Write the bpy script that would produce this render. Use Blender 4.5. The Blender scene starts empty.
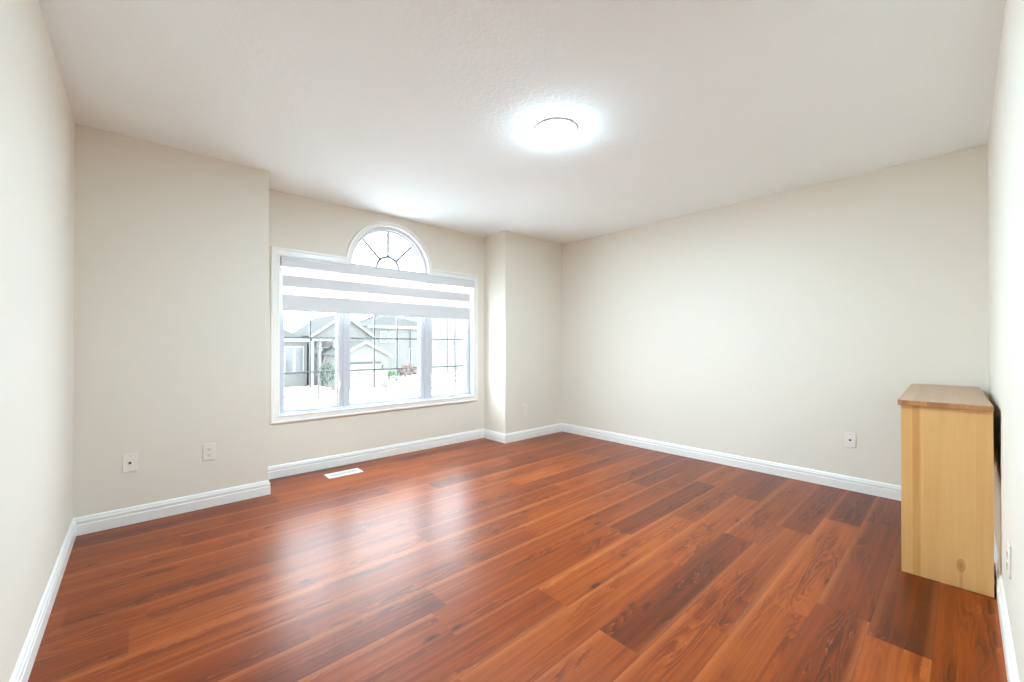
import bpy, bmesh, math, random
from mathutils import Vector, Matrix
random.seed(7)
S = bpy.context.scene
C = S.collection

# ---------------------------------------------------------------- camera
F_PX, YAW, EYE, CY, PITCH = 409.83, 0.8339, 1.1286, 342.8, -0.0046
cam_d = bpy.data.cameras.new('camera')
cam = bpy.data.objects.new('camera', cam_d); C.objects.link(cam)
cam_d.sensor_fit = 'HORIZONTAL'; cam_d.sensor_width = 36.0
cam_d.lens = F_PX / 1024 * 36.0
cam_d.shift_y = (CY - 341.0) / 1024
cam_d.clip_start = 0.01; cam_d.clip_end = 400
cam.location = (0, 0, EYE)
cam.rotation_euler = (math.pi / 2 - PITCH, 0, YAW - math.pi / 2)
S.camera = cam

# ---------------------------------------------------------------- sky, exposure
W = bpy.data.worlds.new('overcast_sky'); S.world = W; W.use_nodes = True
wn = W.node_tree.nodes; wl = W.node_tree.links
bg = wn['Background']
tc = wn.new('ShaderNodeTexCoord'); sx = wn.new('ShaderNodeSeparateXYZ')
rp = wn.new('ShaderNodeValToRGB')
wl.new(tc.outputs['Generated'], sx.inputs[0]); wl.new(sx.outputs['Z'], rp.inputs[0])
rp.color_ramp.elements[0].position = 0.0; rp.color_ramp.elements[0].color = (0.82, 0.92, 1.0, 1)
rp.color_ramp.elements[1].position = 0.8; rp.color_ramp.elements[1].color = (0.82, 0.92, 1.0, 1)
wl.new(rp.outputs[0], bg.inputs['Color'])
bg.inputs['Strength'].default_value = 11.8
sun_d = bpy.data.lights.new('added_sun', 'SUN'); sun = bpy.data.objects.new('added_sun', sun_d); C.objects.link(sun)  # sun added to brighten the ground and its bounce onto the ceiling
SUN_STRENGTH = 7.0
sun_d.energy = SUN_STRENGTH; sun_d.angle = math.radians(20); sun_d.color = (0.75, 0.90, 1.0)
# high sun over the street side, slightly behind this building, so none of it enters the window
sun.rotation_euler = Vector((-0.60, 0.16, -0.78)).to_track_quat('-Z', 'Y').to_euler()
LAMP_STRENGTH = 78.0
LAMP_WATTS = 66.0
LAMP_COLOR = (0.615, 0.865, 1.0)
S.view_settings.view_transform = 'Standard'
S.view_settings.look = 'None'
S.view_settings.gamma = 1.0
S.view_settings.use_curve_mapping = False
S.view_settings.exposure = 0.24
S.cycles.max_bounces = 16
S.cycles.diffuse_bounces = 10
S.cycles.glossy_bounces = 6
S.cycles.transparent_max_bounces = 24
S.cycles.sample_clamp_indirect = 12.0
S.cycles.use_denoising = True
S.cycles.caustics_reflective = False
S.cycles.caustics_refractive = False

# ---------------------------------------------------------------- room sizes (metres)
H = 2.44
XL, XF = -0.2904, 4.086          # left wall, far wall
YR = -0.110                      # right wall
YW = 3.5335                      # window wall, side pieces
YREC = 3.924                     # window recess
XR1, XR2 = 0.718, 3.1017         # recess from .. to
HX, HY = 1.45, -1.6              # entry behind the camera

# ---------------------------------------------------------------- helpers
def lin(c):
    return tuple(((v / 255) / 12.92 if v / 255 <= 0.04045 else ((v / 255 + 0.055) / 1.055) ** 2.4) for v in c)

class N:
    """small wrapper for node graphs"""
    def __init__(s, name, rough=0.5, color=(200, 200, 200), spec=0.5):
        s.m = bpy.data.materials.new(name); s.m.use_nodes = True
        s.t = s.m.node_tree; s.b = s.t.nodes['Principled BSDF']
        s.b.inputs['Base Color'].default_value = (*lin(color), 1)
        s.b.inputs['Roughness'].default_value = rough
        s.b.inputs['Specular IOR Level'].default_value = spec
        s.out = s.t.nodes['Material Output']
    def n(s, typ, **kw):
        nd = s.t.nodes.new('ShaderNode' + typ)
        for k, v in kw.items(): setattr(nd, k, v)
        return nd
    def put(s, sock, v):
        if isinstance(v, bpy.types.NodeSocket): s.t.links.new(v, sock)
        elif v is not None: sock.default_value = v
    def math(s, op, a, b=None, c=None, clamp=False):
        nd = s.n('Math', operation=op, use_clamp=clamp)
        s.put(nd.inputs[0], a); s.put(nd.inputs[1], b); s.put(nd.inputs[2], c)
        return nd.outputs[0]
    def comb(s, x, y, z):
        nd = s.n('CombineXYZ'); s.put(nd.inputs[0], x); s.put(nd.inputs[1], y); s.put(nd.inputs[2], z)
        return nd.outputs[0]
    def sep(s, v):
        nd = s.n('SeparateXYZ'); s.put(nd.inputs[0], v); return nd.outputs
    def noise(s, vec, scale=5, detail=3, rough=0.5, dist=0.0, d='3D'):
        nd = s.n('TexNoise', noise_dimensions=d)
        s.put(nd.inputs['Vector'], vec); s.put(nd.inputs['Scale'], scale)
        s.put(nd.inputs['Detail'], detail); s.put(nd.inputs['Roughness'], rough)
        s.put(nd.inputs['Distortion'], dist)
        return nd.outputs[0]
    def ss(s, v, a, b, lo=0.0, hi=1.0):
        nd = s.n('MapRange', interpolation_type='SMOOTHSTEP')
        s.put(nd.inputs[0], v)
        for i, q in enumerate((a, b, lo, hi)): s.put(nd.inputs[1 + i], q)
        return nd.outputs[0]
    def mix(s, f, a, b, blend='MIX'):
        nd = s.n('Mix', data_type='RGBA', blend_type=blend)
        s.put(nd.inputs[0], f)
        for i, q in ((6, a), (7, b)):
            if isinstance(q, tuple) and len(q) == 3: q = (*q, 1)
            s.put(nd.inputs[i], q)
        return nd.outputs[2]
    def bump(s, h, strength=0.2, distance=0.01):
        nd = s.n('Bump'); nd.inputs['Strength'].default_value = strength
        nd.inputs['Distance'].default_value = distance
        s.put(nd.inputs['Height'], h); s.t.links.new(nd.outputs[0], s.b.inputs['Normal'])
    def obj(s): return s.n('TexCoord').outputs['Object']
    def color(s, v): s.put(s.b.inputs['Base Color'], v)

def flat_mat(name, color, rough=0.5, spec=0.5, var=0.03, scale=6.0):
    """a paint/plastic with faint procedural unevenness"""
    k = N(name, rough, color, spec)
    nz = k.noise(k.obj(), scale, 3)
    c = lin(color)
    k.color(k.mix(nz, tuple(max(0, v * (1 - var)) for v in c), tuple(min(1, v * (1 + var)) for v in c)))
    return k.m

# ---- materials of the room
k = N('wall_paint', 0.55, (250, 246, 239), 0.25)
nz = k.noise(k.obj(), 220, 2); k.bump(nz, 0.04, 0.002)
c0 = lin((232, 226, 215)); n2 = k.noise(k.obj(), 1.3, 2)
k.color(k.mix(n2, tuple(v * 0.985 for v in c0), c0))
M_WALL = k.m

k = N('stipple_ceiling_paint', 0.85, (246, 253, 254), 0.15)
o = k.obj()
a = k.noise(o, 38, 4, 0.6); b = k.noise(o, 120, 2)
h_ = k.math('ADD', k.ss(a, 0.45, 0.62), k.math('MULTIPLY', b, 0.4))
k.bump(h_, 0.22, 0.003)
M_CEIL = k.m

M_TRIM = flat_mat('white_trim_paint', (240, 239, 236), 0.32, 0.5, 0.01)
M_VINYL = flat_mat('white_window_vinyl', (208, 210, 217), 0.3, 0.5, 0.01)
M_GRILLE = flat_mat('grey_grille_bar', (148, 150, 154), 0.4, 0.5, 0.05)
M_PLATE = flat_mat('white_plate_plastic', (238, 233, 225), 0.3, 0.5, 0.01)
M_SLOT = flat_mat('dark_slot', (52, 50, 48), 0.6, 0.3, 0.05)
M_GREYM = flat_mat('grey_louver_metal', (214, 214, 216), 0.45, 0.5, 0.03)
M_DUCT = flat_mat('grey_duct_metal', (120, 118, 118), 0.6, 0.3, 0.05)
M_RIM = flat_mat('white_rim_metal', (236, 235, 233), 0.35, 0.5, 0.03)

# glass: thin pane, clear with a fresnel reflection
def glass_mat():
    k = N('clear_pane_glass')
    k.t.nodes.remove(k.b)
    tr = k.n('BsdfTransparent'); tr.inputs[0].default_value = (0.97, 0.985, 0.98, 1)
    gl = k.n('BsdfGlossy'); gl.inputs['Roughness'].default_value = 0.02
    fr = k.n('Fresnel'); fr.inputs[0].default_value = 1.45
    geo = k.n('NewGeometry')          # reflect once, on the face the ray enters by
    fac = k.math('MULTIPLY', fr.outputs[0], k.math('SUBTRACT', 1.0, geo.outputs['Backfacing']))
    mx = k.n('MixShader')
    k.t.links.new(fac, mx.inputs[0]); k.t.links.new(tr.outputs[0], mx.inputs[1])
    k.t.links.new(gl.outputs[0], mx.inputs[2]); k.t.links.new(mx.outputs[0], k.out.inputs[0])
    return k.m
M_GLASS = glass_mat()

def fabric_mat(name, color, transp, transl):
    k = N(name)
    k.t.nodes.remove(k.b)
    o = k.obj(); xyz = k.sep(o)
    w = k.math('MULTIPLY', k.math('ADD', k.math('SINE', k.math('MULTIPLY', xyz[0], 1500)), k.math('SINE', k.math('MULTIPLY', xyz[2], 1500))), 0.25)
    nz = k.math('ADD', k.noise(k.comb(k.math('MULTIPLY', xyz[0], 3), 0, k.math('MULTIPLY', xyz[2], 90)), 3, 3), w)
    c = lin(color)
    col = k.mix(k.math('MULTIPLY', nz, 0.6), tuple(v * 0.93 for v in c), c)
    df = k.n('BsdfDiffuse'); k.t.links.new(col, df.inputs[0])
    tl = k.n('BsdfTranslucent'); k.t.links.new(col, tl.inputs[0])
    tr = k.n('BsdfTransparent')
    m1 = k.n('MixShader'); m1.inputs[0].default_value = transl
    k.t.links.new(df.outputs[0], m1.inputs[1]); k.t.links.new(tl.outputs[0], m1.inputs[2])
    m2 = k.n('MixShader'); m2.inputs[0].default_value = transp
    k.t.links.new(m1.outputs[0], m2.inputs[1]); k.t.links.new(tr.outputs[0], m2.inputs[2])
    k.t.links.new(m2.outputs[0], k.out.inputs[0])
    return k.m
M_BAND = fabric_mat('blind_band_fabric', (230, 230, 233), 0.0, 0.03)
M_SHEER = fabric_mat('blind_sheer_fabric', (252, 252, 252), 0.06, 0.5)

# ---- laminate floor
def floor_mat():
    k = N('oak_laminate', 0.34, (170, 95, 58), 0.32)
    uv = k.n('UVMap').outputs[0]
    u, v, _ = k.sep(uv)
    at = k.n('Attribute', attribute_name='tone').outputs['Fac']
    sd = k.n('Attribute', attribute_name='seed').outputs['Fac']
    s10 = k.math('MULTIPLY', sd, 37.0)
    # cathedral figure: long flattened rings
    vw = k.math('MULTIPLY', v, 0.1785)
    warp = k.noise(k.comb(k.math('ADD', k.math('MULTIPLY', u, 1.5), s10), k.math('MULTIPLY', vw, 10.0), s10), 1.0, 2, 0.45)
    warp2 = k.noise(k.comb(k.math('MULTIPLY', u, 16.0), k.math('MULTIPLY', vw, 70.0), s10), 1.0, 2, 0.5)
    ph = k.math('ADD', k.math('MULTIPLY', warp, 13.0), k.math('ADD', k.math('MULTIPLY', vw, 14.0), k.math('MULTIPLY', warp2, 0.55)))
    ring = k.math('FRACT', ph)
    ringd = k.math('MULTIPLY', k.ss(ring, 0.1, 0.72), k.ss(ring, 1.0, 0.80))
    figure = k.noise(k.comb(k.math('ADD', k.math('MULTIPLY', u, 1.7), s10), k.math('MULTIPLY', vw, 9.0), k.math('ADD', s10, 3.0)), 1.0, 1)
    # straight pores and streaks
    pore = k.noise(k.comb(k.math('MULTIPLY', u, 9.0), k.math('MULTIPLY', vw, 480.0), s10), 1.0, 3, 0.6)
    stre = k.noise(k.comb(k.math('ADD', k.math('MULTIPLY', u, 1.1), s10), k.math('MULTIPLY', vw, 55.0), s10), 1.0, 4, 0.62)
    broad = k.noise(k.comb(k.math('ADD', k.math('MULTIPLY', u, 0.9), s10), k.math('MULTIPLY', vw, 8.0), s10), 1.0, 2)
    dark, mid, lite = lin((80, 28, 5)), lin((128, 52, 7)), lin((168, 84, 25))
    t = k.math('ADD', k.math('MULTIPLY', at, 0.70), k.math('MULTIPLY', k.math('SUBTRACT', stre, 0.5), 0.95))
    t = k.math('ADD', t, k.math('MULTIPLY', k.math('SUBTRACT', broad, 0.5), 0.55))
    t = k.math('ADD', t, k.math('MULTIPLY', k.math('SUBTRACT', pore, 0.5), 0.42))
    t = k.math('SUBTRACT', t, k.math('MULTIPLY', ringd, k.math('MULTIPLY', k.ss(figure, 0.42, 0.66), 0.33)))
    t = k.math('ADD', t, 0.20, clamp=True)
    rp = k.n('ValToRGB'); e = rp.color_ramp.elements
    e[0].position = 0.05; e[0].color = (*dark, 1); e[1].position = 0.95; e[1].color = (*lite, 1)
    md = e.new(0.5); md.color = (*mid, 1)
    k.t.links.new(t, rp.inputs[0]); col = rp.outputs[0]
    # pale pore glints along the figure
    fine = k.noise(k.comb(k.math('MULTIPLY', u, 30.0), k.math('MULTIPLY', vw, 150.0), s10), 1.0, 2, 0.5)
    gl = k.math('MULTIPLY', k.math('MULTIPLY', k.ss(ring, 0.80, 0.90), k.ss(ring, 1.0, 0.94)), k.math('MULTIPLY', k.ss(fine, 0.45, 0.62), k.ss(figure, 0.44, 0.62)))
    col = k.mix(k.math('MULTIPLY', gl, 0.42), col, lin((190, 112, 66)))
    # knots: a few small dark ovals
    vor = k.n('TexVoronoi', voronoi_dimensions='3D'); vor.inputs['Scale'].default_value = 1.0
    k.put(vor.inputs['Vector'], k.comb(k.math('ADD', k.math('MULTIPLY', u, 2.9), s10), k.math('MULTIPLY', vw, 8.0), s10))
    pick = k.ss(k.sep(vor.outputs['Color'])[0], 0.42, 0.48)
    kd = k.math('ADD', vor.outputs['Distance'], k.math('MULTIPLY', k.math('SUBTRACT', warp2, 0.5), 0.10))
    kn = k.math('MULTIPLY', k.ss(kd, 0.13, 0.05), pick)
    halo = k.math('MULTIPLY', k.ss(kd, 0.36, 0.06), pick)
    col = k.mix(k.math('MULTIPLY', halo, 0.40), col, lin((112, 48, 20)))
    col = k.mix(k.math('MULTIPLY', kn, 0.85), col, lin((66, 28, 14)))
    # printed bevel: pale along one long edge, dark hairline on the others
    hi = k.math('MULTIPLY', k.ss(v, 0.80, 0.97), k.ss(sd, 0.25, 0.65, 0.05, 0.5))
    lo = k.math('MULTIPLY', k.ss(v, 0.16, 0.03), k.ss(sd, 0.6, 0.25, 0.0, 0.42))
    pe = k.math('MAXIMUM', hi, lo)
    col = k.mix(pe, col, lin((182, 100, 50)))
    hair = k.math('MAXIMUM', k.ss(v, 0.012, 0.0), k.ss(v, 0.988, 1.0))
    col = k.mix(k.math('MULTIPLY', hair, 0.5), col, lin((88, 36, 16)))
    k.color(col)
    k.put(k.b.inputs['Roughness'], k.math('ADD', k.math('MULTIPLY', pore, 0.16), 0.25))
    hh = k.math('SUBTRACT', k.math('MULTIPLY', pore, 0.35), hair)
    k.bump(hh, 0.12, 0.0015)
    return k.m
M_FLOOR = floor_mat()

# ---- pine / birch boards
def board_mat(name, base, dark, long_axis, across_axis, width, knot=None, gloss=0.38):
    k = N(name, gloss, base, 0.45)
    o = k.sep(k.obj())
    L, A = o[long_axis], o[across_axis]
    wob = k.math('ADD', A, 7.003)
    st = k.math('DIVIDE', wob, width)
    cell = k.math('FLOOR', st)
    wn_ = k.n('TexWhiteNoise', noise_dimensions='1D'); k.put(wn_.inputs['W'], cell)
    rnd = wn_.outputs['Value']
    g = k.noise(k.comb(k.math('MULTIPLY', L, 1.6), k.math('MULTIPLY', A, 26.0), k.math('MULTIPLY', rnd, 9.0)), 1.0, 4, 0.6, 0.4)
    f = k.noise(k.comb(k.math('MULTIPLY', L, 8.0), k.math('MULTIPLY', A, 300.0), 0.0), 1.0, 2)
    t = k.math('ADD', k.math('MULTIPLY', k.math('SUBTRACT', rnd, 0.5), 0.42), k.math('MULTIPLY', k.math('SUBTRACT', g, 0.5), 0.9))
    t = k.math('ADD', t, k.math('MULTIPLY', k.math('SUBTRACT', f, 0.5), 0.25))
    t = k.math('ADD', t, 0.42, clamp=True)
    col = k.mix(t, lin(base), lin(dark))
    fr = k.math('FRACT', st)
    seam = k.math('MAXIMUM', k.ss(fr, 0.02, 0.0), k.ss(fr, 0.98, 1.0))
    col = k.mix(k.math('MULTIPLY', seam, 0.3), col, lin(dark))
    if knot:
        (kl, ka, rl, ra), stave = knot
        dl = k.math('DIVIDE', k.math('SUBTRACT', L, kl), rl)
        da = k.math('DIVIDE', k.math('SUBTRACT', A, ka), ra)
        r = k.math('SQRT', k.math('ADD', k.math('MULTIPLY', dl, dl), k.math('MULTIPLY', da, da)))
        col = k.mix(k.math('MULTIPLY', k.ss(r, 1.25, 0.2), 0.75), col, lin((172, 106, 54)))
        rg = k.math('MULTIPLY', k.ss(r, 1.15, 1.0), k.ss(r, 0.75, 0.95))
        col = k.mix(k.math('MULTIPLY', rg, 0.45), col, lin((140, 84, 44)))
        # tail running down from the knot
        tl = k.math('MULTIPLY', k.ss(k.math('ABSOLUTE', da), 0.62, 0.2), k.math('MULTIPLY', k.ss(dl, 0.0, -0.6), 0.45))
        col = k.mix(tl, col, lin((186, 130, 76)))
        for a0, a1, amt in stave:
            m_ = k.math('MULTIPLY', k.math('MULTIPLY', k.ss(A, a0 - 0.003, a0 + 0.008), k.ss(A, a1 + 0.002, a1 - 0.006)), k.ss(g, 0.2, 0.62, 0.45, 1.0))
            col = k.mix(k.math('MULTIPLY', m_, amt), col, lin((196, 140, 76)))
    k.color(col); k.bump(f, 0.05, 0.001)
    return k.m
M_SIDE = board_mat('pine_side_boards', (230, 187, 127), (206, 156, 94), 2, 1, 0.083,
                   ((0.105, 0.10, 0.028, 0.013), [(0.230, 0.262, 0.75), (0.262, 0.3, 0.2), (0.035, 0.04, 0.3)]))
M_TOPW = board_mat('pine_top_boards', (194, 163, 137), (160, 122, 96), 0, 1, 0.055)
M_EDGE = board_mat('pine_top_edge_grain', (206, 150, 98), (104, 54, 34), 2, 1, 0.07)
M_BACKW = board_mat('gap_shade_board', (92, 66, 46), (62, 42, 28), 0, 2, 0.2)  # dark tone put in to deepen the shade in the wall gap

# ---------------------------------------------------------------- mesh builders
class MB:
    def __init__(s): s.bm = bmesh.new()
    def box(s, x0, x1, y0, y1, z0, z1, bev=0.0, seg=2):
        r = bmesh.ops.create_cube(s.bm, size=1.0)
        vs = r['verts']
        for v in vs:
            v.co = Vector((x0 + (v.co.x + .5) * (x1 - x0), y0 + (v.co.y + .5) * (y1 - y0), z0 + (v.co.z + .5) * (z1 - z0)))
        if bev > 0:
            es = list({e for v in vs for e in v.link_edges})
            bmesh.ops.bevel(s.bm, geom=es, offset=bev, segments=seg, affect='EDGES', profile=0.5)
        return s
    def prism(s, pts, d, close=True):
        """pts: list of 3D points of a polygon, extruded by vector d"""
        d = Vector(d)
        a = [s.bm.verts.new(p) for p in pts]; b = [s.bm.verts.new(Vector(p) + d) for p in pts]
        n = len(pts)
        s.bm.faces.new(a); s.bm.faces.new(list(reversed(b)))
        for i in range(n): s.bm.faces.new((a[i], b[i], b[(i + 1) % n], a[(i + 1) % n]))
        return s
    def sweep(s, prof, path, closed=False):
        """prof: list of (a, b); path: list of (origin, axis_a, axis_b)"""
        rows = [[s.bm.verts.new(Vector(o) + Vector(ua) * a + Vector(ub) * b) for a, b in prof] for o, ua, ub in path]
        m = len(prof)
        pairs = list(zip(rows, rows[1:])) + ([(rows[-1], rows[0])] if closed else [])
        for r0, r1 in pairs:
            for i in range(m): s.bm.faces.new((r0[i], r0[(i + 1) % m], r1[(i + 1) % m], r1[i]))
        if not closed:
            s.bm.faces.new(rows[0]); s.bm.faces.new(list(reversed(rows[-1])))
        return s
    def lathe(s, prof, n=48, c=(0, 0, 0)):
        rows = []
        for r, z in prof:
            if r < 1e-6: rows.append([s.bm.verts.new((c[0], c[1], c[2] + z))])
            else: rows.append([s.bm.verts.new((c[0] + r * math.cos(2 * math.pi * i / n), c[1] + r * math.sin(2 * math.pi * i / n), c[2] + z)) for i in range(n)])
        for a, b in zip(rows, rows[1:]):
            for i in range(n):
                j = (i + 1) % n
                if len(a) == 1 and len(b) == 1: continue
                if len(a) == 1: s.bm.faces.new((a[0], b[i], b[j]))
                elif len(b) == 1: s.bm.faces.new((a[i], b[0], a[j]))
                else: s.bm.faces.new((a[i], b[i], b[j], a[j]))
        return s
    def tube(s, pts, rad, n=10):
        pts = [Vector(p) for p in pts]
        rads = rad if isinstance(rad, (list, tuple)) else [rad] * len(pts)
        rows = []
        for i, p in enumerate(pts):
            t = (pts[min(i + 1, len(pts) - 1)] - pts[max(i - 1, 0)]).normalized()
            up = Vector((0, 0, 1)) if abs(t.z) < 0.9 else Vector((1, 0, 0))
            x = t.cross(up).normalized(); y = t.cross(x)
            rows.append([s.bm.verts.new(p + (x * math.cos(2 * math.pi * q / n) + y * math.sin(2 * math.pi * q / n)) * rads[i]) for q in range(n)])
        for a, b in zip(rows, rows[1:]):
            for q in range(n): s.bm.faces.new((a[q], a[(q + 1) % n], b[(q + 1) % n], b[q]))
        s.bm.faces.new(rows[0]); s.bm.faces.new(list(reversed(rows[-1])))
        return s
    def build(s, name, mat, parent=None, smooth=False, bevel=0.0):
        bmesh.ops.recalc_face_normals(s.bm, faces=s.bm.faces[:])
        me = bpy.data.meshes.new(name); s.bm.to_mesh(me); s.bm.free()
        for m in (mat if isinstance(mat, list) else [mat]): me.materials.append(m)
        if smooth:
            for p in me.polygons: p.use_smooth = True
        o = bpy.data.objects.new(name, me); C.objects.link(o)
        if smooth:
            try:
                md = o.modifiers.new('edge_split', 'EDGE_SPLIT'); md.split_angle = math.radians(40)
            except Exception: pass
        if bevel > 0:
            md = o.modifiers.new('bevel', 'BEVEL'); md.width = bevel; md.segments = 2; md.limit_method = 'ANGLE'
        if parent:
            o.parent = parent
            o.location = -Vector(parent.location) if parent.get('_world') else (0, 0, 0)
        return o

def empty(name, loc=(0, 0, 0), rz=0.0):
    o = bpy.data.objects.new(name, None); C.objects.link(o)
    o.empty_display_size = 0.1; o.location = loc; o.rotation_euler = (0, 0, rz)
    return o
def tag(o, label=None, cat=None, group=None, kind=None):
    if label: o['label'] = label
    if cat: o['category'] = cat
    if group: o['group'] = group
    if kind: o['kind'] = kind
    return o
def struct(o, label=None): return tag(o, label, None, None, 'structure')

# ================================================================ ROOM SHELL
T = 0.12
# floor, laid plank by plank in one mesh
PW, PL = 0.1785, 1.25
forced = {-1: 2.10, 2: 2.947, 3: 1.35, 6: 2.16, 4: 3.30, 0: 0.95, 1: 2.05, -2: 1.55}
tones = {(-1, 2.10): 0.0, (-1, 0.85): 0.80, (2, 1.697): 0.62, (2, 2.947): 0.18, (2, 0.447): 0.7, (3, 1.35): 0.12, (3, 2.60): 0.55,
         (6, 2.16): -0.05, (4, 2.05): 0.66, (4, 3.30): 0.2, (4, .80): 0.6, (1, 2.05): 0.78, (1, 3.30): 0.08, (1, 0.80): 0.66, (0, 2.20): 0.16, (0, 0.95): 0.36,
         (0, 3.45): 0.12, (5, 2.0): 0.55, (-2, 1.55): 0.35, (-2, 2.80): 0.2, (5, 3.25): 0.3}
rf = random.Random(21)
bm = bmesh.new()
uvl = bm.loops.layers.uv.new('UVMap')
t_l = bm.faces.layers.float.new('tone'); s_l = bm.faces.layers.float.new('seed')
k0 = math.floor((HY - 0.1 - 0.258) / PW); k1 = math.ceil((YREC + 0.05 - 0.258) / PW)
for kk in range(k0, k1 + 1):
    ya, yb = 0.258 + kk * PW, 0.258 + (kk + 1) * PW
    off = forced.get(kk, rf.uniform(0, PL))
    off -= math.ceil((off - XL + 0.2) / PL) * PL
    x = off
    while x < XF + 0.1:
        a, b = max(x, XL - 0.1), min(x + PL, XF + 0.1)
        if b > a:
            f = bm.faces.new([bm.verts.new(p) for p in ((a, ya, 0), (b, ya, 0), (b, yb, 0), (a, yb, 0))])
            uvs = ((a - x, 0), (b - x, 0), (b - x, 1), (a - x, 1))
            for lp, q in zip(f.loops, uvs): lp[uvl].uv = q
            tn = None
            for (r_, x_), v_ in tones.items():
                if r_ == kk and abs(x_ - x) < 0.06: tn = v_
            f[t_l] = rf.uniform(0.25, 0.75) if tn is None else tn
            f[s_l] = rf.random()
        x += PL
ff = bm.faces[:]
ret = bmesh.ops.extrude_face_region(bm, geom=ff)
for v in [g for g in ret['geom'] if isinstance(g, bmesh.types.BMVert)]: v.co.z = 0.0
for f in ff:
    pass
# push the original faces down to give the boards thickness
for v in {v for f in ff if f.is_valid for v in f.verts}: v.co.z = -0.03
me = bpy.data.meshes.new('floor'); bmesh.ops.recalc_face_normals(bm, faces=bm.faces[:]); bm.to_mesh(me); bm.free()
me.materials.append(M_FLOOR)
fl = bpy.data.objects.new('floor', me); C.objects.link(fl)
struct(fl, 'reddish brown oak laminate plank floor')

struct(MB().box(XL - T, XF + T, HY - T, YREC + 0.16, H, H + 0.1).build('ceiling', M_CEIL), 'white stippled ceiling')
struct(MB().box(XL - T, XL, HY - T, YW + 0.3, -0.03, H).build('wall_left', M_WALL), 'cream painted wall on the left')
struct(MB().box(XF, XF + T, YR - T, YW + 0.3, -0.03, H).build('wall_far', M_WALL), 'long blank cream wall on the right side')
struct(MB().box(HX, XF, YR - T, YR, -0.03, H).build('wall_right', M_WALL), 'wall at the right edge behind the wooden shelf unit')
struct(MB().box(HX, HX + T, HY, YR - T, -0.03, H).build('wall_entry', M_WALL), 'wall of the entry')
struct(MB().box(XL, HX + T, HY - T, HY, -0.03, H).build('wall_back', M_WALL), 'wall behind the entry')

# window wall with its recess
ox0, ox1, oz0, oz1 = 0.880, 2.925, 0.527, 1.888
ax, az, ar = 1.9025, 1.905, 0.427          # arch centre and inner radius
yb = YREC + 0.16
mb = MB()
mb.box(XL, XR1, YW, yb, -0.03, H)
mb.box(XR2, XF, YW, yb, -0.03, H)
mb.box(XR1, ox0, YREC, yb, -0.03, H)
mb.box(ox1, XR2, YREC, yb, -0.03, H)
mb.box(ox0, ox1, YREC, yb, -0.03, oz0)
mb.box(ox0, ax - ar, YREC, yb, oz1, H)
mb.box(ax + ar, ox1, YREC, yb, oz1, H)
NA = 40
arcp = [(ax + ar * math.cos(math.pi * i / NA), az + ar * math.sin(math.pi * i / NA)) for i in range(NA + 1)]
for (xa, za), (xb, zb) in zip(arcp, arcp[1:]):
    mb.prism([(xa, YREC, za), (xb, YREC, zb), (xb, YREC, H), (xa, YREC, H)], (0, yb - YREC, 0))
struct(mb.build('wall_window', M_WALL), 'cream window wall with a shallow recess')

# baseboards, one continuous moulded run per wall piece
BP = [(0, 0), (.015, 0), (.015, .058), (.0135, .062), (.0105, .064), (.0105, .069), (.0135, .071), (.0135, .084), (.010, .088), (.0085, .097), (.004, .104), (0, .106)]
def baseboard(name, pts, lab):
    """pts: plan polyline with the room on its left-hand side"""
    path = []
    n = len(pts)
    for i, p in enumerate(pts):
        p = Vector((*p, 0))
        def nrm(a, b):
            d = (Vector(b) - Vector(a)).normalized(); return Vector((-d.y, d.x, 0))
        if i == 0: nn = nrm(pts[0], pts[1])
        elif i == n - 1: nn = nrm(pts[-2], pts[-1])
        else:
            n1, n2 = nrm(pts[i - 1], pts[i]), nrm(pts[i], pts[i + 1])
            nn = (n1 + n2) / (1 + n1.dot(n2))
        path.append((p, nn, (0, 0, 1)))
    struct(MB().sweep(BP, path).build(name, M_TRIM), lab)
baseboard('baseboard_left', [(XL, YW), (XL, HY)], 'white moulded baseboard along the left wall')
baseboard('baseboard_window', [(XF, YW), (XR2, YW), (XR2, YREC), (XR1, YREC), (XR1, YW), (XL, YW)], 'white moulded baseboard along the window wall and its recess')
baseboard('baseboard_far', [(XF, YR), (XF, YW)], 'white moulded baseboard along the long blank wall')
baseboard('baseboard_right', [(HX, YR), (XF, YR)], 'white moulded baseboard at the right edge')

# ================================================================ WINDOW
win = struct(empty('window_1', (0, 0, 0)), 'white triple window with grilles and an arched top')
# casing: picture frame moulding, stepping up round the arch
CP = [(0, 0), (0, .020), (.010, .022), (.018, .018), (.045, .018), (.052, .024), (.062, .024), (.068, .016), (.068, 0)]
def casing(pts_dirs, name):
    pr = CP
    path = [((x, YREC, z), ua, (0, -1, 0)) for (x, z), ua in pts_dirs]
    return MB().sweep(pr, path).build(name, M_TRIM, win)
d = 1.0
cas = [((ax - ar - .02, oz1), (0, 0, d)), ((ox0, oz1), (-d, 0, d)), ((ox0, oz0), (-d, 0, -d)), ((ox1, oz0), (d, 0, -d)),
       ((ox1, oz1), (d, 0, d)), ((ax + ar + .02, oz1), (0, 0, d))]
casing(cas, 'casing')
ACP = [(-.004, 0), (-.004, .020), (.008, .022), (.014, .017), (.028, .017), (.033, .023), (.040, .022), (.043, .014), (.043, 0)]
arcpath = []
for i in range(NA + 1):
    t = math.pi * i / NA
    arcpath.append(((ax + ar * math.cos(t), YREC, az + ar * math.sin(t)), (math.cos(t), 0, math.sin(t)), (0, -1, 0)))
e0 = ((ax + ar, YREC, oz1), (1, 0, 0), (0, -1, 0)); e1 = ((ax - ar, YREC, oz1), (-1, 0, 0), (0, -1, 0))
MB().sweep(ACP, [e0] + arcpath + [e1]).build('arch_casing', M_TRIM, win)
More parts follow.
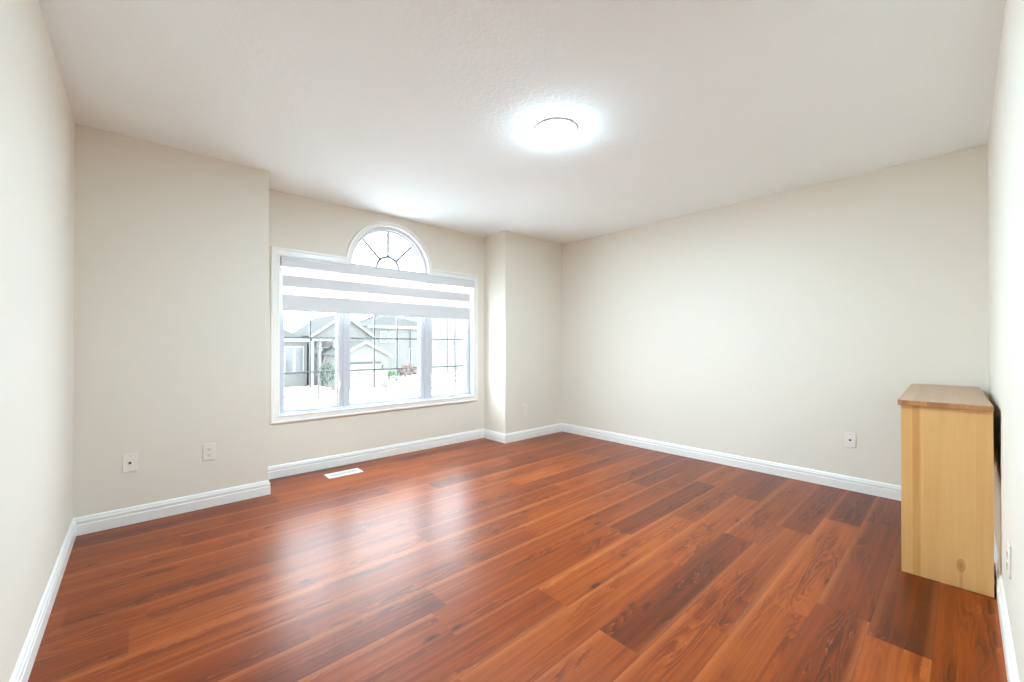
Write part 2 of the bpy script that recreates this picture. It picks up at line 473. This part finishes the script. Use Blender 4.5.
# box frame inside the opening
FY0, FY1 = YREC + 0.005, YREC + 0.125
mb = MB()
ft = 0.006
mb.box(ox0, ox0 + ft, FY0 - .005, FY1, oz0, oz1); mb.box(ox1 - ft, ox1, FY0 - .005, FY1, oz0, oz1)
mb.box(ox0, ox1, FY0 - .005, FY1, oz0, oz0 + 0.012); mb.box(ox0, ox1, FY0 - .02, FY1, oz1 - 0.012, oz1 + 0.010)
mb.build('window_frame', M_VINYL, win, bevel=0.002)
MB().box(1.425, 1.462, YREC + .04, FY1, oz0 + .012, oz1 - .012).box(1.4315, 1.4555, YREC + .033, YREC + .04, oz0 + .012, oz1 - .012).build('mullion', M_VINYL, win, bevel=0.002)
MB().box(2.305, 2.342, YREC + .04, FY1, oz0 + .012, oz1 - .012).box(2.3115, 2.3355, YREC + .033, YREC + .04, oz0 + .012, oz1 - .012).build('mullion', M_VINYL, win, bevel=0.002)
GZ0, GZ1 = 0.568, 1.830
GY = YREC + 0.080
def ring_frame(mb, x0, x1, z0, z1, gx0, gx1, gz0, gz1, y0, y1):
    mb.box(x0, gx0, y0, y1, z0, z1); mb.box(gx1, x1, y0, y1, z0, z1)
    mb.box(gx0, gx1, y0, y1, z0, gz0); mb.box(gx0, gx1, y0, y1, gz1, z1)
def sash(x0, x1, gx0, gx1, vx, casement):
    mb = MB()
    z0, z1 = oz0 + .012, oz1 - .012
    ring_frame(mb, x0, x1, z0, z1, gx0 - .012, gx1 + .012, GZ0 - .010, GZ1 + .012, YREC + .045, FY1 - .01)
    ring_frame(mb, gx0 - .013, gx1 + .013, GZ0 - .011, GZ1 + .013, gx0, gx1, GZ0, GZ1, YREC + .058, FY1 - .02)
    s = mb.build('sash', M_VINYL, win, bevel=0.0025)
    MB().box(gx0 - .004, gx1 + .004, GY - .002, GY + .002, GZ0 - .004, GZ1 + .004).build('glass_pane', M_GLASS, s)
    mb = MB(); hw = 0.0068
    y0, y1 = GY + .006, GY + .012
    for x in vx: mb.box(x - hw, x + hw, y0, y1, GZ0, GZ1)
    for z in (0.878, 1.190, 1.503): mb.box(gx0, gx1, y0 + .0005, y1 + .0005, z - hw, z + hw)
    mb.build('grille', M_GRILLE, s)
    return s
sash(0.886, 1.425, 0.931, 1.378, [1.150], True)
sash(1.462, 2.305, 1.505, 2.252, [1.754, 2.003], False)
sash(2.342, 2.919, 2.414, 2.868, [2.626], True)
# casement cranks on the sill and the lock levers on the inner stiles
def crank(cx, dirx):
    y = YREC + .040
    mb = MB(); z = oz0 + .0115
    mb.prism([(cx - .07, y - .028, z), (cx + .07, y - .028, z), (cx + .055, y + .006, z), (cx - .055, y + .006, z)], (0, 0, .018))
    o = mb.build('crank_handle', M_VINYL, win, bevel=0.004)
    MB().tube([(cx - dirx * .02, y - .015, z + .018), (cx - dirx * .018, y - .020, z + .035), (cx + dirx * .005, y - .026, z + .055), (cx + dirx * .012, y - .028, z + .095)], [.006, .006, .005, .006], 8).build('crank_arm', M_VINYL, o, smooth=True)
    MB().box(cx - dirx * .17 - .05, cx - dirx * .17 + .05, YREC + .035, YREC + .044, oz0 + .0115, oz0 + .022).build('crank_track', M_GREYM, o)
crank(1.120, -1); crank(2.655, 1)
for lx in (1.397, 2.372):
    o = MB().box(lx - .009, lx + .009, YREC + .036, YREC + .046, .70, .80).build('sash_lock', M_VINYL, win, bevel=0.003)
    MB().tube([(lx, YREC + .034, .715), (lx, YREC + .022, .745), (lx, YREC + .020, .785)], [.005, .005, .006], 8).build('lock_lever', M_PLATE, o, smooth=True)
# fan-light above
mb = MB(); 
FR, GR = ar - .001, 0.385
AZ = az
def arc_ring(mb, r0, r1, y0, y1, cx, cz, n=40):
    path = []
    for i in range(n + 1):
        t = math.pi * i / n
        path.append(((cx, 0, cz), (math.cos(t), 0, math.sin(t)), (0, 1, 0)))
    mb.sweep([(r0, y0), (r1, y0), (r1, y1), (r0, y1)], path)
arc_ring(mb, GR + .012, FR, YREC + .03, FY1, ax, AZ)
arc_ring(mb, GR, GR + .014, YREC + .055, FY1 - .02, ax, AZ)
mb.box(ax - FR, ax + FR, YREC - .015, FY1, oz1 + .009, AZ)
mb.box(ax - GR, ax + GR, YREC + .055, FY1 - .02, AZ, AZ + .014)
arch = mb.build('arch_sash', M_VINYL, win)
pts = [(ax + (GR + .004) * math.cos(math.pi * i / NA), GY - .002, AZ + .01 + (GR - .006) * math.sin(math.pi * i / NA)) for i in range(NA + 1)]
MB().prism(pts, (0, .004, 0)).build('glass_pane', M_GLASS, arch)
mb = MB()
arc_ring(mb, .109, .134, GY + .006, GY + .012, ax, AZ + .01, 24)
for a in (45, 90, 135):
    t = math.radians(a); ct, st = math.cos(t), math.sin(t); hw = .0125
    q = []
    for r, sgn in ((.125, 1), (GR, 1), (GR, -1), (.125, -1)):
        q.append((ax + r * ct - sgn * hw * st, GY + .006, AZ + .01 + r * st + sgn * hw * ct))
    mb.prism(q, (0, .006, 0))
mb.build('grille', M_GRILLE, arch)

# ================================================================ ZEBRA BLIND
bl = empty('zebra_blind', (ax, YREC, 1.88))
tag(bl, 'light grey and sheer striped zebra roller blind half lowered over the window', 'blind')
bl['_world'] = 1
bx0, bx1 = 0.896, 2.874
MB().box(0.886, 2.918, YREC - .045, YREC + .025, 1.800, 1.8755, .006, 3).build('headrail', M_BAND, bl)
def fab(name, z0, z1, mat, y, th=.0012):
    return MB().box(bx0, bx1, y, y + th, z0, z1).build(name, mat, bl)
yf = YREC - .022
fab('sheer_band', 1.7255, 1.802, M_SHEER, yf); fab('opaque_band', 1.630, 1.7255, M_BAND, yf)
fab('sheer_band', 1.560, 1.630, M_SHEER, yf); fab('opaque_band', 1.445, 1.560, M_BAND, yf)
MB().box(bx0, bx1, YREC - .030, YREC - .012, 1.419, 1.445, .004, 3).build('bottom_rail', M_BAND, bl)
del bl['_world']

# ================================================================ CEILING LIGHT
k = N('lit_frosted_glass'); k.b.inputs['Emission Color'].default_value = (*LAMP_COLOR, 1)
k.b.inputs['Emission Strength'].default_value = LAMP_STRENGTH
k.b.inputs['Roughness'].default_value = .4
M_LIT = k.m
LX, LY = 1.872, 1.668
lamp = empty('ceiling_light', (LX, LY, H))
tag(lamp, 'round flush mount ceiling light with a lit frosted glass dome', 'light')
MB().lathe([(0, 0), (.128, 0), (.1305, -.002), (.1305, -.007), (.128, -.010), (.118, -.010), (0, -.009)]).build('rim', M_RIM, lamp, True)
cap = [math.radians(44) * (1 - i / 14) for i in range(15)]
dome = [(.122, -.009)] + [(.126 * math.sin(t) / math.sin(cap[0]), -.0115 - .0585 * (math.cos(t) - math.cos(cap[0])) / (1 - math.cos(cap[0]))) for t in cap]
MB().lathe(dome).build('glass_dome', M_LIT, lamp, True)
ld = bpy.data.lights.new('lamp_glow', 'AREA'); ld.shape = 'DISK'; ld.size = 0.20; ld.energy = LAMP_WATTS; ld.color = LAMP_COLOR
lo = bpy.data.objects.new('lamp_glow', ld); C.objects.link(lo); lo.parent = lamp; lo.location = (0, 0, -.0715)

# ================================================================ FLOOR REGISTER
vent = empty('floor_register', (1.325, 3.652, 0))
tag(vent, 'white metal floor vent register set in the laminate below the window', 'vent')
mb = MB(); hx, hy = .147, .068
ring_frame(mb, -hx, hx, -hy, hy, -hx + .028, hx - .028, -.034, .034, 0, .006)
# ring_frame works in x/z, lay it flat
for v in mb.bm.verts: v.co = Vector((v.co.x, v.co.z, v.co.y))
mb.build('vent_frame', M_TRIM, vent, bevel=.002)
MB().box(-hx + .026, hx - .026, -.035, .035, .0, .0012).build('vent_duct', M_DUCT, vent)
for i in range(18):
    x = -hx + .036 + i * (2 * hx - .072) / 17
    MB().box(x - .0042, x + .0042, -.034, .034, .0012, .0048).build('louver', M_GREYM, vent)

# ================================================================ WALL PLATES
def plate(name, loc, rz, label, kind):
    """plate facing local -Y"""
    r = empty(name, loc, rz)
    tag(r, label, 'outlet', 'wall outlets' if kind == 'duplex' else 'wall jack plates')
    MB().box(-.035, .035, -.006, 0, -.0575, .0575, .003, 2).build('cover_plate', M_PLATE, r)
    if kind == 'duplex':
        for s in (-1, 1):
            mb = MB(); z = s * .0195
            pts = [(-.0165, -.0085, z - .010), (-.010, -.0085, z - .0145), (.010, -.0085, z - .0145), (.0165, -.0085, z - .010),
                   (.0165, -.0085, z + .010), (.010, -.0085, z + .0145), (-.010, -.0085, z + .0145), (-.0165, -.0085, z + .010)]
            f = mb.prism(pts, (0, .003, 0)).build('socket', M_PLATE, r)
            MB().box(-.0075, -.0050, -.0089, -.008, z - .003, z + .007).build('slot', M_SLOT, f)
            MB().box(.0050, .0075, -.0089, -.008, z - .002, z + .006).build('slot', M_SLOT, f)
            MB().box(-.0025, .0025, -.0089, -.008, z - .010, z - .005, .0012, 2).build('slot', M_SLOT, f)
        mb = MB(); mb.lathe([(0, 0), (.003, 0), (.003, .001), (0, .0016)], 12)
        for v in mb.bm.verts: v.co = Vector((v.co.x, -.006 - v.co.z, v.co.y))
        mb.build('screw', M_GREYM, r)
    else:
        f = MB().box(-.0125, .0125, -.008, -.005, -.013, .015, .0015, 2).build('jack_insert', M_PLATE, r)
        MB().box(-.0065, .0065, -.0086, -.0075, -.007, .006).build('jack_port', M_SLOT, f)
        for z in (-.042, .042):
            mb = MB(); mb.lathe([(0, 0), (.003, 0), (.003, .001), (0, .0016)], 12)
            for v in mb.bm.verts: v.co = Vector((v.co.x, -.006 - v.co.z, v.co.y + z))
            mb.build('screw', M_GREYM, r)
    return r
plate('phone_jack', (-.045, YW, .385), 0, 'cream wall jack plate with one dark port near the left corner', 'jack')
plate('wall_outlet', (.358, YW, .383), 0, 'white duplex outlet on the left wall piece beside the window recess', 'duplex')
plate('wall_outlet', (3.408, YW, .362), 0, 'small white outlet on the narrow wall between window recess and far corner', 'duplex')
plate('phone_jack', (XF, .594, .389), -math.pi / 2, 'white wall jack plate on the long blank wall near the wooden shelf unit', 'jack')
plate('wall_outlet', (2.30, YR, .362), math.pi, 'white outlet at the right edge in front of the wooden shelf unit', 'duplex')

# ================================================================ WOODEN SHELF UNIT
cab = empty('shelf_unit', (2.822, -.088, 0), math.radians(1.15))
tag(cab, 'light pine wooden shelf unit standing lengthwise against the right wall', 'cabinet')
CD, CL, CH = .300, 1.215, .829       # depth, length, height under the top
def side(x):
    return MB().box(x, x + .022, 0, CD, 0, CH, .0015, 2).build('side_panel', M_SIDE, cab)
side(0); side(CL - .022)
mb = MB().box(-.011, CL + .008, -.002, CD + .012, CH, CH + .0255, .003, 3)
top = mb.build('top', [M_TOPW, M_EDGE], cab)
for p in top.data.polygons:
    if abs(p.normal.z) < 0.7: p.material_index = 1
MB().box(.022, CL - .022, .012, CD - .01, .500, .520).build('shelf', M_SIDE, cab)
MB().box(.022, CL - .022, .012, CD - .01, .065, .085).build('shelf', M_SIDE, cab)  # unseen lower shelf, added to darken the gap behind near the floor
MB().box(.022, CL - .022, .002, .011, .500, CH).build('back_panel', M_BACKW, cab)
MB().box(.022, CL - .022, CD - .035, CD - .017, 0, .065).build('plinth', M_SIDE, cab)
MB().box(.022, CL - .022, .002, .018, 0, .085).build('back_rail', M_BACKW, cab)

# ================================================================ OUTSIDE
GZ = -2.62
def ray(px, py):
    x = (px - 512) / F_PX; y = (py - CY) / F_PX
    c, s_ = math.cos(PITCH), math.sin(PITCH)
    dd = c - y * s_; vz = s_ + y * c
    return Vector((dd * math.cos(YAW) + x * math.sin(YAW), dd * math.sin(YAW) - x * math.cos(YAW), -vz))
def at(px, py, Y):
    r = ray(px, py); return Vector((0, 0, EYE)) + r * (Y / r.y)

k = N('bounce_ground', 0.8, (150, 150, 148), 0.2)
o = k.obj(); a = k.noise(o, .35, 4); b = k.noise(o, 2.5, 4, .65)
col = k.mix(k.ss(a, .53, .60), lin((234, 235, 236)), lin((80, 90, 68)))  # base whitened to bounce daylight up through the window onto the ceiling
col = k.mix(k.ss(b, .56, .64), col, lin((104, 96, 90)))
k.color(col); M_GROUND = k.m
k = N('concrete_driveway', 0.8, (140, 138, 136), 0.2)
k.color(k.mix(k.noise(k.obj(), 1.2, 4), lin((222, 221, 220)), lin((234, 233, 232)))); M_DRIVE = k.m
def siding(name, c, pitch=.18):
    k = N(name, .7, c, .2)
    z = k.sep(k.obj())[2]
    fr = k.math('FRACT', k.math('DIVIDE', z, pitch))
    cc = lin(c)
    col = k.mix(k.ss(fr, .85, 1.0), cc, tuple(v * .78 for v in cc))
    col = k.mix(k.math('MULTIPLY', k.noise(k.obj(), 1.0, 3), .3), col, tuple(v * .85 for v in cc))
    k.color(col); return k.m
def shingle(name, c):
    k = N(name, .9, c, .1)
    o = k.sep(k.obj()); cc = lin(c)
    nz = k.noise(k.comb(k.math('MULTIPLY', o[0], 3), k.math('MULTIPLY', o[1], 3), k.math('MULTIPLY', o[2], 14)), 1.0, 3, .6)
    k.color(k.mix(nz, tuple(v * .8 for v in cc), tuple(v * 1.2 for v in cc))); return k.m
M_SIDING = siding('pale_siding', (88, 87, 84)); M_SIDING2 = siding('warm_siding', (92, 90, 87)); M_SIDING3 = siding('white_siding', (102, 101, 98), .2)
M_ROOF = shingle('grey_green_shingle', (57, 59, 57)); M_ROOF2 = shingle('grey_shingle', (60, 60, 59))
M_FASCIA = flat_mat('white_fascia', (122, 122, 121), .6, .2, .05)
M_GDOOR = flat_mat('garage_door_paint', (96, 95, 92), .6, .2, .05)
M_DWIN = flat_mat('dark_window_glass', (68, 69, 72), .15, .5, .1)
M_LEAF = flat_mat('dark_evergreen_leaf', (48, 58, 48), .8, .2, .4, 30)
M_LEAF2 = flat_mat('green_leaf', (62, 84, 58), .8, .2, .4, 30)
M_LEAF3 = flat_mat('russet_leaf', (88, 70, 66), .8, .2, .4, 30)
M_BARK = flat_mat('grey_bark', (74, 72, 70), .9, .1, .3, 20)

struct(MB().box(-30, 90, 4.3, 140, GZ - .2, GZ).build('ground', M_GROUND), 'lawn and street outside')

def gable(mb_w, mb_r, mb_f, x0, x1, y0, y1, ze, zr, ov=.3, th=.16):
    """gable facing -Y: walls, roof slabs, fascia boards"""
    xm = (x0 + x1) / 2
    mb_w.prism([(x0, y0, GZ), (x1, y0, GZ), (x1, y0, ze), (xm, y0, zr), (x0, y0, ze)], (0, y1 - y0, 0))
    sl = (zr - ze) / (xm - x0)
    for s in (-1, 1):
        xe = xm + s * (xm - x0 + ov); zz = ze - ov * sl
        mb_r.prism([(xm, y0 - ov, zr + th), (xe, y0 - ov, zz + th), (xe, y0 - ov, zz + .02), (xm, y0 - ov, zr + .02)], (0, y1 - y0 + 2 * ov, 0))
        mb_f.prism([(xm, y0 - ov - .04, zr + th - .02), (xe, y0 - ov - .04, zz + th - .02), (xe, y0 - ov - .04, zz - .12), (xm, y0 - ov - .04, zr - .12)], (0, .04, 0))
def hip(mb, x0, x1, y0, y1, ze, zr, run, ov=.15):
    a = [mb.bm.verts.new(p) for p in ((x0 - ov, y0 - ov, ze), (x1 + ov, y0 - ov, ze), (x1 + ov, y1 + ov, ze), (x0 - ov, y1 + ov, ze))]
    ym = (y0 + y1) / 2
    r0 = mb.bm.verts.new((x0 + run, ym, zr)); r1 = mb.bm.verts.new((x1 - run, ym, zr))
    f = mb.bm.faces.new
    f((a[0], a[1], r1, r0)); f((a[1], a[2], r1)); f((a[2], a[3], r0, r1)); f((a[3], a[0], r0)); f(a[::-1])
def owin(house, x0, x1, z0, z1, y, name='window'):
    mb = MB(); ring_frame(mb, x0 - .1, x1 + .1, z0 - .1, z1 + .1, x0, x1, z0, z1, y - .06, y + .02)
    fr = mb.build(name, M_FASCIA, house)
    MB().box(x0, x1, y - .02, y + .01, z0, z1).build('pane', M_DWIN, fr)

# bungalow seen through the left sash
hA = tag(empty('bungalow'), 'low bungalow with a grey green hip roof and white fascia, left of the porch posts', 'house')
yA = 40.0
XE = at(313, 340, 40).x - .52
MB().box(3.4, XE, yA, yA + 9, GZ, 1.60).build('wall', M_SIDING, hA)
r = MB(); hip(r, 3.4, XE, yA, yA + 9, 1.60, 3.75, 3.4); r.build('roof', M_ROOF, hA)
MB().box(3.0, XE + .16, yA - .42, yA - .35, 1.38, 1.66).build('fascia', M_FASCIA, hA)
for px in (289, 299):
    c = at(px, 350, yA); owin(hA, c.x - .3, c.x + .3, -1.3, .9, yA)

# house with the garage seen through the middle sash
hB = tag(empty('garage_house'), 'pale house with a front gabled garage and white garage door', 'house')
yB, yM = 34.5, 40.0
w, rr, fa = MB(), MB(), MB(); gable(w, rr, fa, 12.2, 16.35, yB, yM, .28, 1.36, .25, .12)
w.build('garage_wall', M_SIDING2, hB); rr.build('garage_roof', M_ROOF2, hB); fa.build('fascia', M_FASCIA, hB)
gd = MB()
for i in range(4): gd.box(12.7, 15.55, yB - .05, yB + .02, GZ + i * .53 + .01, GZ + (i + 1) * .53 - .01, .01, 1)
gd.build('garage_door', M_GDOOR, hB)
MB().box(12.55, 15.7, yB - .08, yB + .02, GZ + 2.13, GZ + 2.26).build('door_header', M_ROOF2, hB)
MB().box(15.85, 16.0, yB - .16, yB, -.95, -.65).build('lantern', M_DWIN, hB)
xa, xb = at(313, 340, yM).x, at(371, 335, yM).x
w, rr, fa = MB(), MB(), MB(); gable(w, rr, fa, xa, xb, yM, yM + 8, 2.05, 4.0, .3, .14)
w.build('main_wall', M_SIDING2, hB); rr.build('main_roof', M_ROOF2, hB); fa.build('fascia', M_FASCIA, hB)
for px in (311.8, 319.5, 334.5):
    c = at(px, 350, yM - 1.2)
    MB().box(c.x - .13, c.x + .13, yM - 1.33, yM - 1.07, GZ, 1.45).build('porch_post', M_FASCIA, hB)
MB().box(xa - .1, 12.9, yM - 1.5, yM, 1.45, 1.75).build('porch_roof', M_FASCIA, hB)
c = at(328, 352, yM); owin(hB, c.x - .45, c.x + .45, -1.0, .8, yM)

# two-storey house behind on the right of the middle sash
hC = tag(empty('two_storey_house'), 'two storey house behind the garage with a hipped roof', 'house')
yC = 46.0
MB().box(19.6, 27.2, yC, yC + 9, GZ, 3.30).build('wall', M_SIDING, hC)
r = MB(); hip(r, 19.6, 27.2, yC, yC + 9, 3.30, 5.3, 4.0); r.build('roof', M_ROOF2, hC)
MB().box(19.2, 27.58, yC - .45, yC - .36, 3.06, 3.36).build('fascia', M_FASCIA, hC)
c = at(410.5, 330, yC); MB().tube([(c.x, yC - .08, GZ), (c.x, yC - .08, 3.2)], .07, 8).build('downspout', M_DWIN, hC)
for px, z0, z1, hw_ in ((384.5, 1.5, 2.6, .45), (391, 1.5, 2.6, .35), (413, -1.0, .6, .5)):
    c = at(px, 340, yC); owin(hC, c.x - hw_, c.x + hw_, z0, z1, yC)

# pale house seen through the right sash
hD = tag(empty('neighbour_house'), 'tall white sided house filling the right sash of the window', 'house')
MB().box(28.0, 46, 46.3, 54, GZ, 5.6).build('wall', M_SIDING3, hD)
r = MB(); hip(r, 28.0, 46, 46.3, 54, 5.6, 7.6, 4.0); r.build('roof', M_ROOF2, hD)
for px in (441, 456):
    c = at(px, 350, 46.3); owin(hD, c.x - .6, c.x + .6, .3, 1.9, 46.3)

# shrubs and bare trees
def shrub(name, px, py, Y, rx, rz, mat, label, seed):
    rs = random.Random(seed)
    b = at(px, py, Y); root = empty(name, (b.x, Y, GZ)); tag(root, label, 'shrub', 'shrubs by the houses')
    mb = MB()
    for i in range(260):
        th = rs.uniform(0, 2 * math.pi); ph = math.acos(rs.uniform(-.6, 1)); q = rs.uniform(.55, 1)
        c = Vector((rx * q * math.sin(ph) * math.cos(th), rx * q * math.sin(ph) * math.sin(th), rz * (.5 + .5 * q * math.cos(ph))))
        u = Vector((rs.uniform(-1, 1), rs.uniform(-1, 1), rs.uniform(-1, 1))).normalized(); v = u.orthogonal().normalized()
        s_ = rs.uniform(.1, .2) * rx
        mb.bm.faces.new([mb.bm.verts.new(c + u * s_ + v * 0), mb.bm.verts.new(c + v * s_ * .6), mb.bm.verts.new(c - u * s_), mb.bm.verts.new(c - v * s_ * .6)])
    mb.build('foliage', mat, root)
    MB().tube([(0, 0, 0), (0.02, 0, rz * .5)], [.05, .03], 8).build('stem', M_BARK, root)
shrub('shrub', 327, 380, 33.4, .70, 2.5, M_LEAF, 'tall dark evergreen shrub beside the bungalow porch posts', 1)
shrub('shrub', 391.5, 380, 36.0, .85, 1.3, M_LEAF2, 'green shrub at the right side of the garage', 2)
shrub('shrub', 407, 380, 38.0, 1.0, 1.9, M_LEAF3, 'reddish brown shrub to the right of the green shrub', 3)
def bare_tree(px, Y, h, label, seed):
    rs = random.Random(seed)
    b = at(px, 380, Y); root = empty('bare_tree', (b.x, Y, GZ)); tag(root, label, 'tree')
    MB().tube([(0, 0, 0), (.03, 0, h * .35), (-.02, .02, h * .7), (.02, 0, h)], [.09, .07, .045, .015], 8).build('trunk', M_BARK, root, True)
    for i in range(14):
        z = h * rs.uniform(.3, .95); th = rs.uniform(0, 6.28); L = (h - z) * .5 + .5
        d_ = Vector((math.cos(th) * .6, math.sin(th) * .6, .8)).normalized()
        p = Vector((0, 0, z)); e = p + d_ * L; m_ = p + d_ * L * .5 + Vector((0, 0, -.05 * L))
        MB().tube([p, m_, e], [.03, .02, .008], 6).build('branch', M_BARK, root, True)
bare_tree(318.5, 30.0, 4.4, 'thin bare tree on the lawn in front of the bungalow', 4)
bare_tree(455, 26.0, 6.0, 'bare tree before the tall white house', 5)
# driveway and planting bed
struct(MB().box(12.5, 15.8, 16, yB, GZ, GZ + .02).build('driveway_path', M_DRIVE), 'concrete driveway to the garage')
